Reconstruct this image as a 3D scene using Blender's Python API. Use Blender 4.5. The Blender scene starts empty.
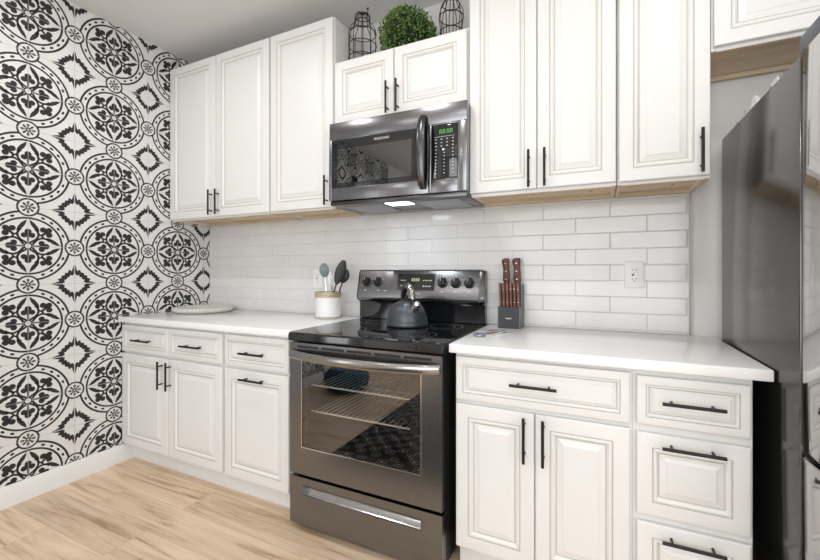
import bpy, bmesh, math, random
from mathutils import Vector, Matrix
random.seed(7)
PI = math.pi
S = bpy.context.scene
COL = S.collection

# ------------------------------------------------------------------ camera
cd = bpy.data.cameras.new('camera'); cam = bpy.data.objects.new('camera', cd); COL.objects.link(cam)
cam.location = (2.7181, -2.1243, 1.1977)
cam.rotation_euler = (PI/2, 0, 0.4414)
cd.sensor_fit = 'HORIZONTAL'; cd.sensor_width = 36.0
cd.lens = 398.77/820*36.0
cd.shift_y = -(280-271.2)/820
cd.clip_start = 0.05
S.camera = cam
# ------------------------------------------------------------------ world, light, exposure
W = bpy.data.worlds.new('world'); S.world = W; W.use_nodes = True
W.node_tree.nodes['Background'].inputs[0].default_value = (0.93, 0.96, 1, 1)
W.node_tree.nodes['Background'].inputs[1].default_value = 1.0
S.view_settings.view_transform = 'Standard'; S.view_settings.look = 'None'
S.view_settings.gamma = 1.0; S.view_settings.use_curve_mapping = False
S.view_settings.exposure = -1.07
def area(name, loc, rot, sx, sy, power, col=(1, 1, 1), shape='RECTANGLE', spread=PI):
    l = bpy.data.lights.new(name, 'AREA'); l.shape = shape; l.size = sx
    if shape == 'RECTANGLE': l.size_y = sy
    l.energy = power; l.color = col; l.spread = spread
    o = bpy.data.objects.new(name, l); o.location = loc; o.rotation_euler = rot; COL.objects.link(o); return o
area('window_daylight', (2.75, -5.25, 1.45), (PI/2, 0, 0), 3.0, 2.1, 125, (0.88, 0.945, 1.0))
area('window_daylight', (4.9, -3.2, 1.45), (PI/2, 0, PI/2), 2.2, 1.9, 42, (0.89, 0.95, 1.0))
area('glazed_door_daylight', (0.05, -3.04, 1.35), (0, -PI/2, 0), 1.7, 0.42, 10, (0.96, 0.98, 1.0))

# ------------------------------------------------------------------ materials
def mat(name, col, rough=0.5, metal=0.0, spec=0.5, bump=None, var=None, coat=0, emis=None, stretch=None, alpha=None, trans=0):
    m = bpy.data.materials.new(name); m.use_nodes = True
    nt = m.node_tree; b = nt.nodes['Principled BSDF']
    b.inputs['Base Color'].default_value = (*col, 1); b.inputs['Roughness'].default_value = rough
    b.inputs['Metallic'].default_value = metal; b.inputs['Specular IOR Level'].default_value = spec
    b.inputs['Coat Weight'].default_value = coat; b.inputs['Transmission Weight'].default_value = trans
    if alpha is not None: b.inputs['Alpha'].default_value = alpha
    if emis: b.inputs['Emission Color'].default_value = (*emis[0], 1); b.inputs['Emission Strength'].default_value = emis[1]
    tc = None
    def coords(sc):
        n = nt.nodes.new('ShaderNodeTexCoord'); mp = nt.nodes.new('ShaderNodeMapping')
        nt.links.new(n.outputs['Object'], mp.inputs[0])
        mp.inputs['Scale'].default_value = stretch or (1, 1, 1)
        t = nt.nodes.new('ShaderNodeTexNoise'); t.inputs['Scale'].default_value = sc; t.inputs['Detail'].default_value = 4
        nt.links.new(mp.outputs[0], t.inputs['Vector']); return t
    if var:
        sc, amt, col2 = var
        t = coords(sc); r = nt.nodes.new('ShaderNodeMapRange'); r.inputs[1].default_value = .35; r.inputs[2].default_value = .65
        r.inputs[4].default_value = amt
        mx = nt.nodes.new('ShaderNodeMix'); mx.data_type = 'RGBA'
        mx.inputs[6].default_value = (*col, 1); mx.inputs[7].default_value = (*col2, 1)
        nt.links.new(t.outputs[0], r.inputs[0]); nt.links.new(r.outputs[0], mx.inputs[0]); nt.links.new(mx.outputs[2], b.inputs['Base Color'])
    if bump:
        sc, st = bump
        t = coords(sc); bp = nt.nodes.new('ShaderNodeBump'); bp.inputs['Strength'].default_value = st; bp.inputs['Distance'].default_value = .01
        nt.links.new(t.outputs[0], bp.inputs['Height']); nt.links.new(bp.outputs[0], b.inputs['Normal'])
    return m
M = {}
M['cab'] = mat('antique white cabinet paint', (.80, .793, .780), .38)
M['glaze'] = mat('beige glaze in grooves', (.57, .54, .495), .5)
M['pull'] = mat('oil rubbed dark metal', (.025, .022, .021), .42, .6)
M['wood'] = mat('raw pine', (.66, .50, .33), .6, var=(3, .8, (.80, .66, .48)), stretch=(1, 9, 9))
M['wood2'] = mat('raw pine rail', (.76, .61, .43), .6, var=(4, .7, (.60, .44, .28)), stretch=(1, 9, 9))
M['quartz'] = mat('white quartz', (.93, .93, .93), .16, var=(60, .25, (.89, .89, .89)))
M['wall'] = mat('wall paint', (.80, .785, .765), .8)
M['ceil'] = mat('ceiling paint', (.80, .80, .80), .9)
M['base'] = mat('baseboard paint', (.84, .84, .84), .4)
M['tile'] = mat('glossy tile glaze', (.72, .71, .70), .13, bump=(9, .16), var=(5, .6, (.79, .78, .775)))
M['grout'] = mat('grout', (.66, .645, .63), .9)
M['trim'] = mat('tile edge trim', (.36, .32, .28), .4, .5)
M['ptile'] = mat('patterned tile white', (.78, .775, .77), .42, var=(30, .5, (.72, .715, .71)))
M['pblack'] = mat('patterned tile black', (.012, .012, .014), .5, var=(160, .5, (.035, .035, .037)))
M['pgrout'] = mat('patterned tile joint', (.50, .50, .50), .8)
M['steel'] = mat('black stainless steel', (.225, .225, .235), .25, 1.0, bump=(14, .012), stretch=(1, 1, 6))
M['steel_h'] = mat('brushed handle steel', (.36, .35, .345), .2, 1.0)
M['steel_d'] = mat('dark steel', (.11, .11, .112), .25, 1.0)
M['edge'] = mat('polished edge steel', (.75, .75, .76), .18, 1.0)
M['blackgl'] = mat('black ceramic glass', (.008, .009, .011), .04, spec=.8)
M['blackpl'] = mat('black plastic', (.014, .014, .015), .35)
M['blackside'] = mat('black painted panel', (.012, .012, .012), .4)
M['mark'] = mat('printed marking', (.62, .62, .62), .6)
M['ring'] = mat('burner ring print', (.22, .23, .24), .3)
M['fside'] = mat('fridge side steel', (.13, .128, .128), .17, 1.0, bump=(5, .015))
M['fdoor'] = mat('fridge door steel', (.52, .515, .51), .08, 1.0)
M['hinge'] = mat('grey hinge plastic', (.10, .11, .13), .45)
M['chrome'] = mat('chrome', (.8, .8, .82), .1, 1.0)
M['enamel'] = mat('oven enamel', (.02, .02, .022), .3)
M['rack'] = mat('oven rack steel', (.85, .85, .86), .35, .15)
M['kettle'] = mat('dark grey kettle enamel', (.085, .092, .105), .36, .6)
M['crock'] = mat('white ceramic', (.82, .81, .79), .25)
M['gold'] = mat('gold band', (.36, .27, .12), .5, .4, bump=(90, .6), var=(120, .9, (.66, .60, .46)))
M['cgrey'] = mat('unglazed crock foot', (.47, .44, .39), .8)
M['bluegrey'] = mat('blue grey silicone', (.16, .215, .225), .5)
M['bnylon'] = mat('black nylon', (.02, .02, .021), .4)
M['blockm'] = mat('charcoal block', (.036, .037, .043), .5)
M['blockside'] = mat('grey block wood', (.17, .165, .165), .55)
M['walnut'] = mat('brown wood handle', (.085, .034, .021), .45, var=(30, .8, (.15, .066, .04)), stretch=(4, 4, .6))
M['walnut2'] = mat('reddish wood handle', (.29, .14, .09), .45, var=(30, .8, (.17, .075, .045)), stretch=(4, 4, .6))
M['white'] = mat('white plastic', (.85, .85, .84), .3)
M['slot'] = mat('dark slot', (.05, .05, .05), .6)
M['iron'] = mat('bronze wire', (.045, .033, .028), .5, .5)
M['leaf'] = mat('leaf green', (.055, .14, .025), .5, var=(18, 1.0, (.19, .30, .07)))
M['leafd'] = mat('dark leaf green', (.03, .085, .02), .6)
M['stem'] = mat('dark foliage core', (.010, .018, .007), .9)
M['mat'] = mat('woven white straw', (.80, .785, .75), .8, bump=(130, 1.0), var=(110, .7, (.62, .60, .56)))
M['green'] = mat('greenish silver metal', (.45, .55, .42), .3, .7)
M['fob'] = mat('blue grey metal', (.30, .34, .40), .35, .6)
M['lampg'] = mat('lit cooktop lamp', (1, 1, 1), .5, emis=((.75, .88, 1), 9))
M['led'] = mat('lit green digits', (.1, .4, .1), .5, emis=((.22, .8, .25), .35))
M['leda'] = mat('lit amber digits', (.4, .4, .2), .5, emis=((.75, .78, .45), .25))
M['filter'] = mat('grey mesh filter', (.36, .37, .39), .4, .8)
M['can'] = mat('lit ceiling lamp', (1, 1, 1), .5, emis=((1, .97, .92), 14))
M['panebright'] = mat('daylit glass', (1, 1, 1), .4, emis=((.95, .98, 1), 1.6))
M['panebig'] = mat('daylit window glass', (1, 1, 1), .4, emis=((.95, .98, 1), 1.1))
M['blue'] = mat('teal blue stand-in colour', (.008, .045, .085), .7, var=(14, .8, (.03, .14, .20)))
M['tablewood'] = mat('table wood', (.22, .15, .09), .5)
def wrap_mat():
    m = mat('clear film', (.9, .9, .9), .15, spec=.8, alpha=.42); return m
M['film'] = wrap_mat()
def glass_mat(name, tint, ior):
    m = bpy.data.materials.new(name); m.use_nodes = True; nt = m.node_tree; nt.nodes.clear()
    out = nt.nodes.new('ShaderNodeOutputMaterial'); mx = nt.nodes.new('ShaderNodeMixShader'); fr = nt.nodes.new('ShaderNodeFresnel')
    fr.inputs[0].default_value = ior
    tr = nt.nodes.new('ShaderNodeBsdfTransparent'); tr.inputs[0].default_value = (*tint, 1)
    gl = nt.nodes.new('ShaderNodeBsdfGlossy'); gl.inputs['Roughness'].default_value = .01
    ge = nt.nodes.new('ShaderNodeNewGeometry'); ml = nt.nodes.new('ShaderNodeMath'); ml.operation = 'MULTIPLY'; iv = nt.nodes.new('ShaderNodeMath'); iv.operation = 'SUBTRACT'; iv.inputs[0].default_value = 1
    nt.links.new(ge.outputs['Backfacing'], iv.inputs[1]); nt.links.new(fr.outputs[0], ml.inputs[0]); nt.links.new(iv.outputs[0], ml.inputs[1])
    nt.links.new(ml.outputs[0], mx.inputs[0]); nt.links.new(tr.outputs[0], mx.inputs[1]); nt.links.new(gl.outputs[0], mx.inputs[2])
    nt.links.new(mx.outputs[0], out.inputs[0]); return m
M['ovenglass'] = glass_mat('dark oven glass', (.85, .83, .80), 2.4)
M['micglass'] = glass_mat('dark microwave glass', (.10, .10, .10), 2.6)
def floor_mat():
    m = bpy.data.materials.new('light oak planks'); m.use_nodes = True; nt = m.node_tree; b = nt.nodes['Principled BSDF']; N = nt.nodes.new; L = nt.links.new
    tc = N('ShaderNodeTexCoord'); mp = N('ShaderNodeMapping'); L(tc.outputs['Object'], mp.inputs[0]); mp.inputs['Location'].default_value = (.39, -.088+.0, 0)
    br = N('ShaderNodeTexBrick'); L(mp.outputs[0], br.inputs['Vector'])
    br.inputs['Scale'].default_value = 1; br.inputs['Brick Width'].default_value = 1.22; br.inputs['Row Height'].default_value = .178
    br.offset = .37; br.inputs['Mortar Size'].default_value = .0009; br.inputs['Mortar Smooth'].default_value = .3
    br.inputs['Color1'].default_value = (0, 0, 0, 1); br.inputs['Color2'].default_value = (1, 1, 1, 1); br.inputs['Mortar'].default_value = (.5, .5, .5, 1)
    # grain, shifted per plank
    ad = N('ShaderNodeVectorMath'); ad.operation = 'MULTIPLY_ADD'; L(br.outputs['Color'], ad.inputs[0]); ad.inputs[1].default_value = (9, 5, 3); L(tc.outputs['Object'], ad.inputs[2])
    m2 = N('ShaderNodeMapping'); m2.inputs['Scale'].default_value = (1.1, 15, 1); L(ad.outputs[0], m2.inputs[0])
    n1 = N('ShaderNodeTexNoise'); n1.inputs['Scale'].default_value = 1.6; n1.inputs['Detail'].default_value = 7; n1.inputs['Roughness'].default_value = .62; n1.inputs['Distortion'].default_value = .9; L(m2.outputs[0], n1.inputs['Vector'])
    cr = N('ShaderNodeValToRGB'); L(n1.outputs[0], cr.inputs[0])
    e = cr.color_ramp.elements; e[0].position = .29; e[0].color = (.36, .225, .125, 1); e[1].position = .62; e[1].color = (.78, .615, .45, 1)
    k = cr.color_ramp.elements.new(.44); k.color = (.67, .495, .335, 1)
    # plank tone
    tn = N('ShaderNodeMapRange'); L(br.outputs['Color'], tn.inputs[0]); tn.inputs[3].default_value = .94; tn.inputs[4].default_value = 1.10
    mu = N('ShaderNodeMix'); mu.data_type = 'RGBA'; mu.blend_type = 'MULTIPLY'; mu.inputs[0].default_value = 1
    L(cr.outputs[0], mu.inputs[6]); cb = N('ShaderNodeCombineColor'); [L(tn.outputs[0], cb.inputs[i]) for i in range(3)]; L(cb.outputs[0], mu.inputs[7])
    mo = N('ShaderNodeMix'); mo.data_type = 'RGBA'; L(br.outputs['Fac'], mo.inputs[0]); L(mu.outputs[2], mo.inputs[6]); mo.inputs[7].default_value = (.50, .355, .235, 1)
    L(mo.outputs[2], b.inputs['Base Color']); b.inputs['Roughness'].default_value = .42
    bp = N('ShaderNodeBump'); bp.inputs['Strength'].default_value = .08; bp.inputs['Distance'].default_value = .01; L(n1.outputs[0], bp.inputs['Height']); L(bp.outputs[0], b.inputs['Normal'])
    return m
M['floor'] = floor_mat()
def rug_mat():
    m = bpy.data.materials.new('dark patterned rug'); m.use_nodes = True; nt = m.node_tree; b = nt.nodes['Principled BSDF']; N = nt.nodes.new; L = nt.links.new
    tc = N('ShaderNodeTexCoord'); mp = N('ShaderNodeMapping'); mp.inputs['Scale'].default_value = (7, 7, 7); mp.inputs['Rotation'].default_value = (0, 0, PI/4); L(tc.outputs['Object'], mp.inputs[0])
    v = N('ShaderNodeTexVoronoi'); v.distance = 'MANHATTAN'; v.inputs['Randomness'].default_value = .25; v.inputs['Scale'].default_value = 1.6; L(mp.outputs[0], v.inputs['Vector'])
    cr = N('ShaderNodeValToRGB'); L(v.outputs['Distance'], cr.inputs[0]); cr.color_ramp.interpolation = 'CONSTANT'
    e = cr.color_ramp.elements; e[0].color = (.62, .58, .54, 1); e[0].position = 0; e[1].position = .18; e[1].color = (.012, .012, .014, 1)
    for p, c in ((.42, (.50, .47, .44, 1)), (.5, (.012, .012, .014, 1))): k = cr.color_ramp.elements.new(p); k.color = c
    L(cr.outputs[0], b.inputs['Base Color']); b.inputs['Roughness'].default_value = .95; return m
M['rug'] = rug_mat()

# ------------------------------------------------------------------ mesh helpers
class MB:
    def __init__(self): self.bm = bmesh.new(); self.ms = []
    def mi(self, m):
        if m not in self.ms: self.ms.append(m)
        return self.ms.index(m)
    def box(self, x0, x1, y0, y1, z0, z1, m, bev=0.0, seg=2):
        r = bmesh.ops.create_cube(self.bm, size=1, matrix=Matrix.Translation(((x0+x1)/2, (y0+y1)/2, (z0+z1)/2)) @ Matrix.Diagonal((x1-x0, y1-y0, z1-z0, 1)))
        i = self.mi(m); fs = {f for v in r['verts'] for f in v.link_faces}
        for f in fs: f.material_index = i
        if bev > 0:
            es = list({e for v in r['verts'] for e in v.link_edges})
            rr = bmesh.ops.bevel(self.bm, geom=es, offset=bev, segments=seg, profile=.5, affect='EDGES')
            for f in rr['faces']: f.material_index = i
        return self
    def face(self, pts, m):
        f = self.bm.faces.new([self.bm.verts.new(p) for p in pts]); f.material_index = self.mi(m); return f
    def loft(self, loops, m, cap0=True, cap1=True, closed=True):
        i = self.mi(m); vs = [[self.bm.verts.new(p) for p in lp] for lp in loops]; n = len(vs[0])
        for a, b in zip(vs, vs[1:]):
            for k in range(n if closed else n-1):
                f = self.bm.faces.new((a[k], a[(k+1) % n], b[(k+1) % n], b[k])); f.material_index = i
        if cap0: self.bm.faces.new(vs[0][::-1]).material_index = i
        if cap1: self.bm.faces.new(vs[-1]).material_index = i
        return self
    def tube(self, pts, r, m, n=8, closed=False, rs=None):
        pts = [Vector(p) for p in pts]; loops = []; N = len(pts)
        prev = None
        for k, p in enumerate(pts):
            if closed: t = (pts[(k+1) % N]-pts[k-1]).normalized()
            else: t = (pts[min(k+1, N-1)]-pts[max(k-1, 0)]).normalized()
            if prev is None:
                a = Vector((0, 0, 1)) if abs(t.z) < .9 else Vector((1, 0, 0)); u = t.cross(a).normalized()
            else: u = (prev-t*prev.dot(t)).normalized()
            prev = u; v = t.cross(u); rr = rs[k] if rs else r
            loops.append([p+(u*math.cos(2*PI*j/n)+v*math.sin(2*PI*j/n))*rr for j in range(n)])
        if closed: loops.append(loops[0]); return self.loft(loops, m, False, False)
        return self.loft(loops, m)
    def cyl(self, p0, p1, r, m, n=16, r1=None): return self.tube([p0, p1], r, m, n, rs=[r, r if r1 is None else r1])
    def lathe(self, c, prof, m, n=32, axis='z'):
        loops = []
        for r, h in prof:
            r = max(r, 1e-4); lp = []
            for j in range(n):
                a, b = r*math.cos(2*PI*j/n), r*math.sin(2*PI*j/n)
                lp.append((c[0]+a, c[1]+b, c[2]+h) if axis == 'z' else (c[0]+a, c[1]-h, c[2]+b))
            loops.append(lp)
        return self.loft(loops, m)
    def ball(self, c, r, m, seg=12, sc=(1, 1, 1)):
        q = bmesh.ops.create_uvsphere(self.bm, u_segments=seg*2, v_segments=seg, radius=r, matrix=Matrix.Translation(c) @ Matrix.Diagonal((*sc, 1)))
        i = self.mi(m)
        for f in {f for v in q['verts'] for f in v.link_faces}: f.material_index = i
        return self
    def panel(self, x0, x1, z0, z1, yf, yb, prof, m, g):
        """door slab facing -y with nested rectangular mouldings; prof = (inset, depth, glaze?)"""
        def rect(i, y): return [(x0+i, y, z0+i), (x1-i, y, z0+i), (x1-i, y, z1-i), (x0+i, y, z1-i)]
        bm = self.bm; im, ig = self.mi(m), self.mi(g)
        loops = [[bm.verts.new(p) for p in rect(0, yb)]]
        for i, d, _ in prof: loops.append([bm.verts.new(p) for p in rect(i, yf+d)])
        for a, b, k in zip(loops, loops[1:], [0]+[p[2] for p in prof[1:]]):
            for j in range(4):
                f = bm.faces.new((a[j], a[(j+1) % 4], b[(j+1) % 4], b[j])); f.material_index = ig if k else im
        bm.faces.new(loops[-1]).material_index = im; bm.faces.new(loops[0][::-1]).material_index = im
        return self
    def build(self, name, parent=None, smooth=True, angle=38):
        o0 = Vector(parent['_w']) if parent else Vector((0, 0, 0))
        bm = self.bm
        bmesh.ops.recalc_face_normals(bm, faces=bm.faces)
        if parent: bmesh.ops.translate(bm, verts=bm.verts, vec=-o0)
        me = bpy.data.meshes.new(name); bm.to_mesh(me); bm.free()
        for k in self.ms: me.materials.append(M[k])
        if smooth:
            me.polygons.foreach_set('use_smooth', [True]*len(me.polygons)); me.set_sharp_from_angle(angle=math.radians(angle))
        o = bpy.data.objects.new(name, me); COL.objects.link(o)
        if parent: o.parent = parent
        o['_w'] = tuple(o0)
        return o
def thing(name, loc, label, cat, group=None):
    o = bpy.data.objects.new(name, None); o.empty_display_size = .05; COL.objects.link(o); o.location = loc; o['_w'] = tuple(loc)
    o['label'] = label; o['category'] = cat
    if group: o['group'] = group
    return o
def tag(o, label, cat, group=None):
    o['label'] = label; o['category'] = cat
    if group: o['group'] = group
    return o
def own(o, loc):
    """move a single-mesh thing's origin to its base"""
    o.data.transform(Matrix.Translation(-Vector(loc))); o.location = loc; o['_w'] = tuple(loc); return o
def struct(o): o['kind'] = 'structure'; return o

CEIL = 2.728
# ------------------------------------------------------------------ room shell
struct(MB().box(-.15, 5.15, -5.55, .15, -.12, 0, 'floor').build('floor'))
struct(MB().box(-.15, 5.15, -5.55, .15, CEIL, CEIL+.15, 'ceil').build('ceiling'))
# back wall with its running-bond tile
mb = MB(); mb.box(-.15, 5.15, .010, .15, 0, CEIL, 'wall')
SX, ZT, ZB, ROW, TL = 3.085, 1.546, .9135, .0763, .3048
mb.box(0, SX, .003, .010, ZB, ZT, 'grout')
rows = [1.5335-ROW*k for k in range(-1, 9)]
for k, zt in enumerate(rows):
    z1, z0 = min(zt-.0008, ZT), max(zt-ROW+.0008, ZB)
    if z1 - z0 < .006: continue
    x = 2.768 + (TL/2 if k % 2 == 0 else 0) - TL*12
    while x < SX:
        a, b = max(x+.0006, .001), min(x+TL-.0006, SX-.003)
        if b-a > .01:
            t = [random.uniform(-.0008, .0008) for _ in range(3)]
            def yy(xx, zz): return (xx-a)/TL*2*t[0]+(zz-z0)/ROW*(t[1]-.0006)+t[2]*.3
            i = .003
            L0 = [(a, .006, z0), (b, .006, z0), (b, .006, z1), (a, .006, z1)]
            L1 = [(a, .0015+yy(a, z0), z0), (b, .0015+yy(b, z0), z0), (b, .0015+yy(b, z1), z1), (a, .0015+yy(a, z1), z1)]
            q = [(a+i, z0+i), (b-i, z0+i), (b-i, z1-i), (a+i, z1-i)]
            L2 = [(u, yy(u, w), w) for u, w in q]
            mb.loft([L0, L1, L2], 'tile', cap0=False)
        x += TL
struct(mb.build('wall_back', smooth=False))
struct(MB().box(SX-.003, SX+.004, -.003, .010, ZB, ZT, 'trim').build('trim_1'))
# rear and right walls (behind the camera), with windows
mb = MB()
for a in ((-.15, 1.25, 0, CEIL), (4.25, 5.15, 0, CEIL), (1.25, 4.25, 0, .4), (1.25, 4.25, 2.5, CEIL)): mb.box(a[0], a[1], -5.55, -5.4, a[2], a[3], 'wall')
struct(mb.build('wall_front'))
mb = MB()
for a in ((-5.55, -4.3, 0, CEIL), (-2.1, .01, 0, CEIL), (-4.3, -2.1, 0, .5), (-4.3, -2.1, 2.4, CEIL)): mb.box(5.0, 5.15, a[0], a[1], a[2], a[3], 'wall')
struct(mb.build('wall_right'))
w = thing('window_1', (2.75, -5.4, .4), 'wide window in the wall behind the camera', 'window'); struct(w)
mb = MB()
for a in ((1.25, 1.31, .4, 2.5), (4.19, 4.25, .4, 2.5), (2.72, 2.78, .4, 2.5), (1.25, 4.25, .4, .46), (1.25, 4.25, 2.44, 2.5)): mb.box(a[0], a[1], -5.46, -5.40, a[2], a[3], 'base')
mb.build('window_frame', w); MB().box(1.25, 4.25, -5.50, -5.47, .4, 2.5, 'panebig').build('pane', w)
w = thing('window_2', (5.0, -3.2, .5), 'window in the wall to the right of the camera', 'window'); struct(w)
mb = MB()
for a in ((-4.3, -4.24, .5, 2.4), (-2.16, -2.1, .5, 2.4), (-3.23, -3.17, .5, 2.4), (-4.3, -2.1, .5, .56), (-4.3, -2.1, 2.34, 2.4)): mb.box(5.0, 5.06, a[0], a[1], a[2], a[3], 'base')
mb.build('window_frame', w); MB().box(5.07, 5.10, -4.3, -2.1, .5, 2.4, 'panebig').build('pane', w)

# left wall: slab + medallion tile pattern
P = .4064; H = P/2; PY, PZ = .4130, .4080; Y0, Z0 = -.258, 1.331; TEND = -3.66
mb = MB(); mb.box(-.15, -.004, -5.55, .15, 0, CEIL, 'wall'); mb.box(-.004, 0, TEND, .010, 0, CEIL, 'ptile')
i_b = mb.mi('pblack'); i_w = mb.mi('ptile')
pm = MB(); pm.ms = ['ptile', 'pblack', 'pgrout']
def poly(c, pts, m, x):
    f = pm.bm.faces.new([pm.bm.verts.new((x, c[0]+a, c[1]+b)) for a, b in pts]); f.material_index = m
def annulus(c, r0, r1, m, x, n=48, o=(0, 0)):
    A = [[pm.bm.verts.new((x, c[0]+o[0]+r*math.cos(2*PI*k/n), c[1]+o[1]+r*math.sin(2*PI*k/n))) for k in range(n)] for r in (r0, r1)]
    for k in range(n): pm.bm.faces.new((A[0][k], A[0][(k+1) % n], A[1][(k+1) % n], A[1][k])).material_index = m
def disc(c, o, r, m, x, n=12, sx=1, sy=1, rot=0):
    ca, sa = math.cos(rot), math.sin(rot); pts = []
    for k in range(n):
        a, b = r*sx*math.cos(2*PI*k/n), r*sy*math.sin(2*PI*k/n); pts.append((o[0]+a*ca-b*sa, o[1]+a*sa+b*ca))
    poly(c, pts, m, x)
def rot(p, a): return (p[0]*math.cos(a)-p[1]*math.sin(a), p[0]*math.sin(a)+p[1]*math.cos(a))
def stroke(c, pts, w, m, x):
    L = []; R = []
    for k, p in enumerate(pts):
        a = pts[max(k-1, 0)]; b = pts[min(k+1, len(pts)-1)]; dx, dy = b[0]-a[0], b[1]-a[1]; l = math.hypot(dx, dy) or 1
        nx, ny = -dy/l*w/2, dx/l*w/2; L.append((p[0]+nx, p[1]+ny)); R.append((p[0]-nx, p[1]-ny))
    for k in range(len(pts)-1): poly(c, [L[k], L[k+1], R[k+1], R[k]], m, x)
X1, X2, X3, X4 = .0003, .0006, .0009, .0012
half = [(.0022, .109), (.0135, .071), (.0265, .080), (.0315, .063), (.045, .061), (.048, .048)]
inn = [(.0022, .057), (.010, .045), (.021, .050), (.024, .039), (.034, .034)]
def medallion(c):
    annulus(c, .1425, .1520, 1, X1, 56); annulus(c, .1765, .1865, 1, X1, 64); annulus(c, .0125, .0190, 1, X1, 20)
    for k in range(16):
        a = math.radians(22.5+15*(k % 4)+90*(k//4)); disc(c, (.164*math.cos(a), .164*math.sin(a)), .0098, 1, X1, 8, .62, 1, a)
    for k in range(4):
        A = k*PI/2
        R = lambda pts: [rot(p, A) for p in pts]
        for s in (1, -1):
            stroke(c, R([(s*u, v) for u, v in ((.007, .018), (.020, .026), (.034, .037), (.0425, .053), (.043, .068), (.037, .082), (.028, .090))]), .0100, 1, X1)
            poly(c, R([(s*u, v) for u, v in ((.044, .070), (.047, .084), (.042, .100), (.029, .120), (.006, .1405), (.008, .122), (.015, .106), (.028, .089))]), 1, X1)
            disc(c, rot((s*.0165, .0570), A), .0135, 1, X1, 14); disc(c, rot((s*.0190, .1080), A+PI/4), .0142, 1, X1, 14)
            stroke(c, R([(s*.043, .066), (s*.057, .057)]), .008, 1, X1)
        disc(c, rot((0, .076), A), .0150, 1, X1, 14); disc(c, rot((0, .1250), A+PI/4), .0145, 1, X1, 14)
        poly(c, R([(-.0035, .018), (.0035, .018), (.006, .068), (-.006, .068)]), 1, X1)
        stroke(c, [rot((0, .078), A+PI/4), rot((0, .115), A+PI/4)], .012, 1, X1)
def small(c):
    disc(c, (0, 0), .0485, 0, X2, 28); annulus(c, .0400, .0485, 1, X3, 28)
    for k in range(8):
        a = k*PI/4; stroke(c, [(.004*math.cos(a), .004*math.sin(a)), (.029*math.cos(a), .029*math.sin(a))], .0062, 1, X3)
        disc(c, (.0235*math.cos(a), .0235*math.sin(a)), .0078 if k % 2 == 0 else .0065, 1, X3, 8, 1.2, .8, a)
def star(c):
    for k in range(4):
        for s in (1, -1):
            pts = [(s*a, b) for a, b in half]+[(s*a, b) for a, b in inn[::-1]]
            poly(c, [rot(p, k*PI/2) for p in pts], 1, X1)
for iy in range(-9, 2):
    for iz in range(-4, 5):
        cy, cz = Y0+iy*PY, Z0+iz*PZ
        medallion((cy, cz)); small((cy+PY/2, cz)); small((cy, cz+PZ/2)); star((cy+PY/2, cz+PZ/2))
for iy in range(-19, 3):
    yg = Y0+iy*PY/2; pm.face([(X4, yg-.0009, -.2), (X4, yg+.0009, -.2), (X4, yg+.0009, 3), (X4, yg-.0009, 3)], 'pgrout')
for iz in range(-8, 9):
    zg = Z0+iz*PZ/2; pm.face([(X4, -4.5, zg-.0009), (X4, .3, zg-.0009), (X4, .3, zg+.0009), (X4, -4.5, zg+.0009)], 'pgrout')
for co, no in (((0, 0, CEIL), (0, 0, 1)), ((0, 0, .0), (0, 0, -1)), ((0, 0.002, 0), (0, 1, 0)), ((0, TEND, 0), (0, -1, 0))):
    bmesh.ops.bisect_plane(pm.bm, geom=pm.bm.verts[:]+pm.bm.edges[:]+pm.bm.faces[:], plane_co=co, plane_no=no, clear_outer=True, dist=1e-5)
tmp = bpy.data.meshes.new('pattern'); pm.bm.to_mesh(tmp); pm.bm.free()
n0 = len(mb.bm.faces); mb.ms = ['wall', 'ptile', 'pblack', 'pgrout']
bmesh.ops.recalc_face_normals(mb.bm, faces=mb.bm.faces)
mb.bm.from_mesh(tmp); mb.bm.faces.ensure_lookup_table()
for f in mb.bm.faces[n0:]:
    f.material_index += 1
    if f.normal.x < 0: f.normal_flip()
bpy.data.meshes.remove(tmp)
me = bpy.data.meshes.new('wall_left'); mb.bm.to_mesh(me); mb.bm.free()
for k in mb.ms: me.materials.append(M[k])
o = bpy.data.objects.new('wall_left', me); COL.objects.link(o); struct(o)
mb = MB()
prof = [(0, 0), (.014, 0), (.014, .088), (.010, .096), (.007, .105), (0, .108)]
mb.loft([[(p[0], y, p[1]) for p in prof] for y in (-5.4, -.551)], 'base')
struct(mb.build('baseboard_left'))
# glazed white door in the left wall, behind the camera
w = thing('door_1', (0, -3.04, 0), 'white glazed door in the tiled wall behind the camera', 'door'); struct(w)
mb = MB(); mb.box(.0, .03, -3.34, -3.27, 0, 2.36, 'base', .004); mb.box(.0, .03, -2.82, -2.75, 0, 2.36, 'base', .004); mb.box(0, .03, -3.34, -2.75, 2.28, 2.36, 'base', .004)
mb.box(0, .02, -3.27, -2.82, 0, .4, 'base'); mb.build('door_frame', w)
MB().box(.001, .012, -3.27, -2.82, .4, 2.28, 'panebright').build('pane', w)
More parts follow.
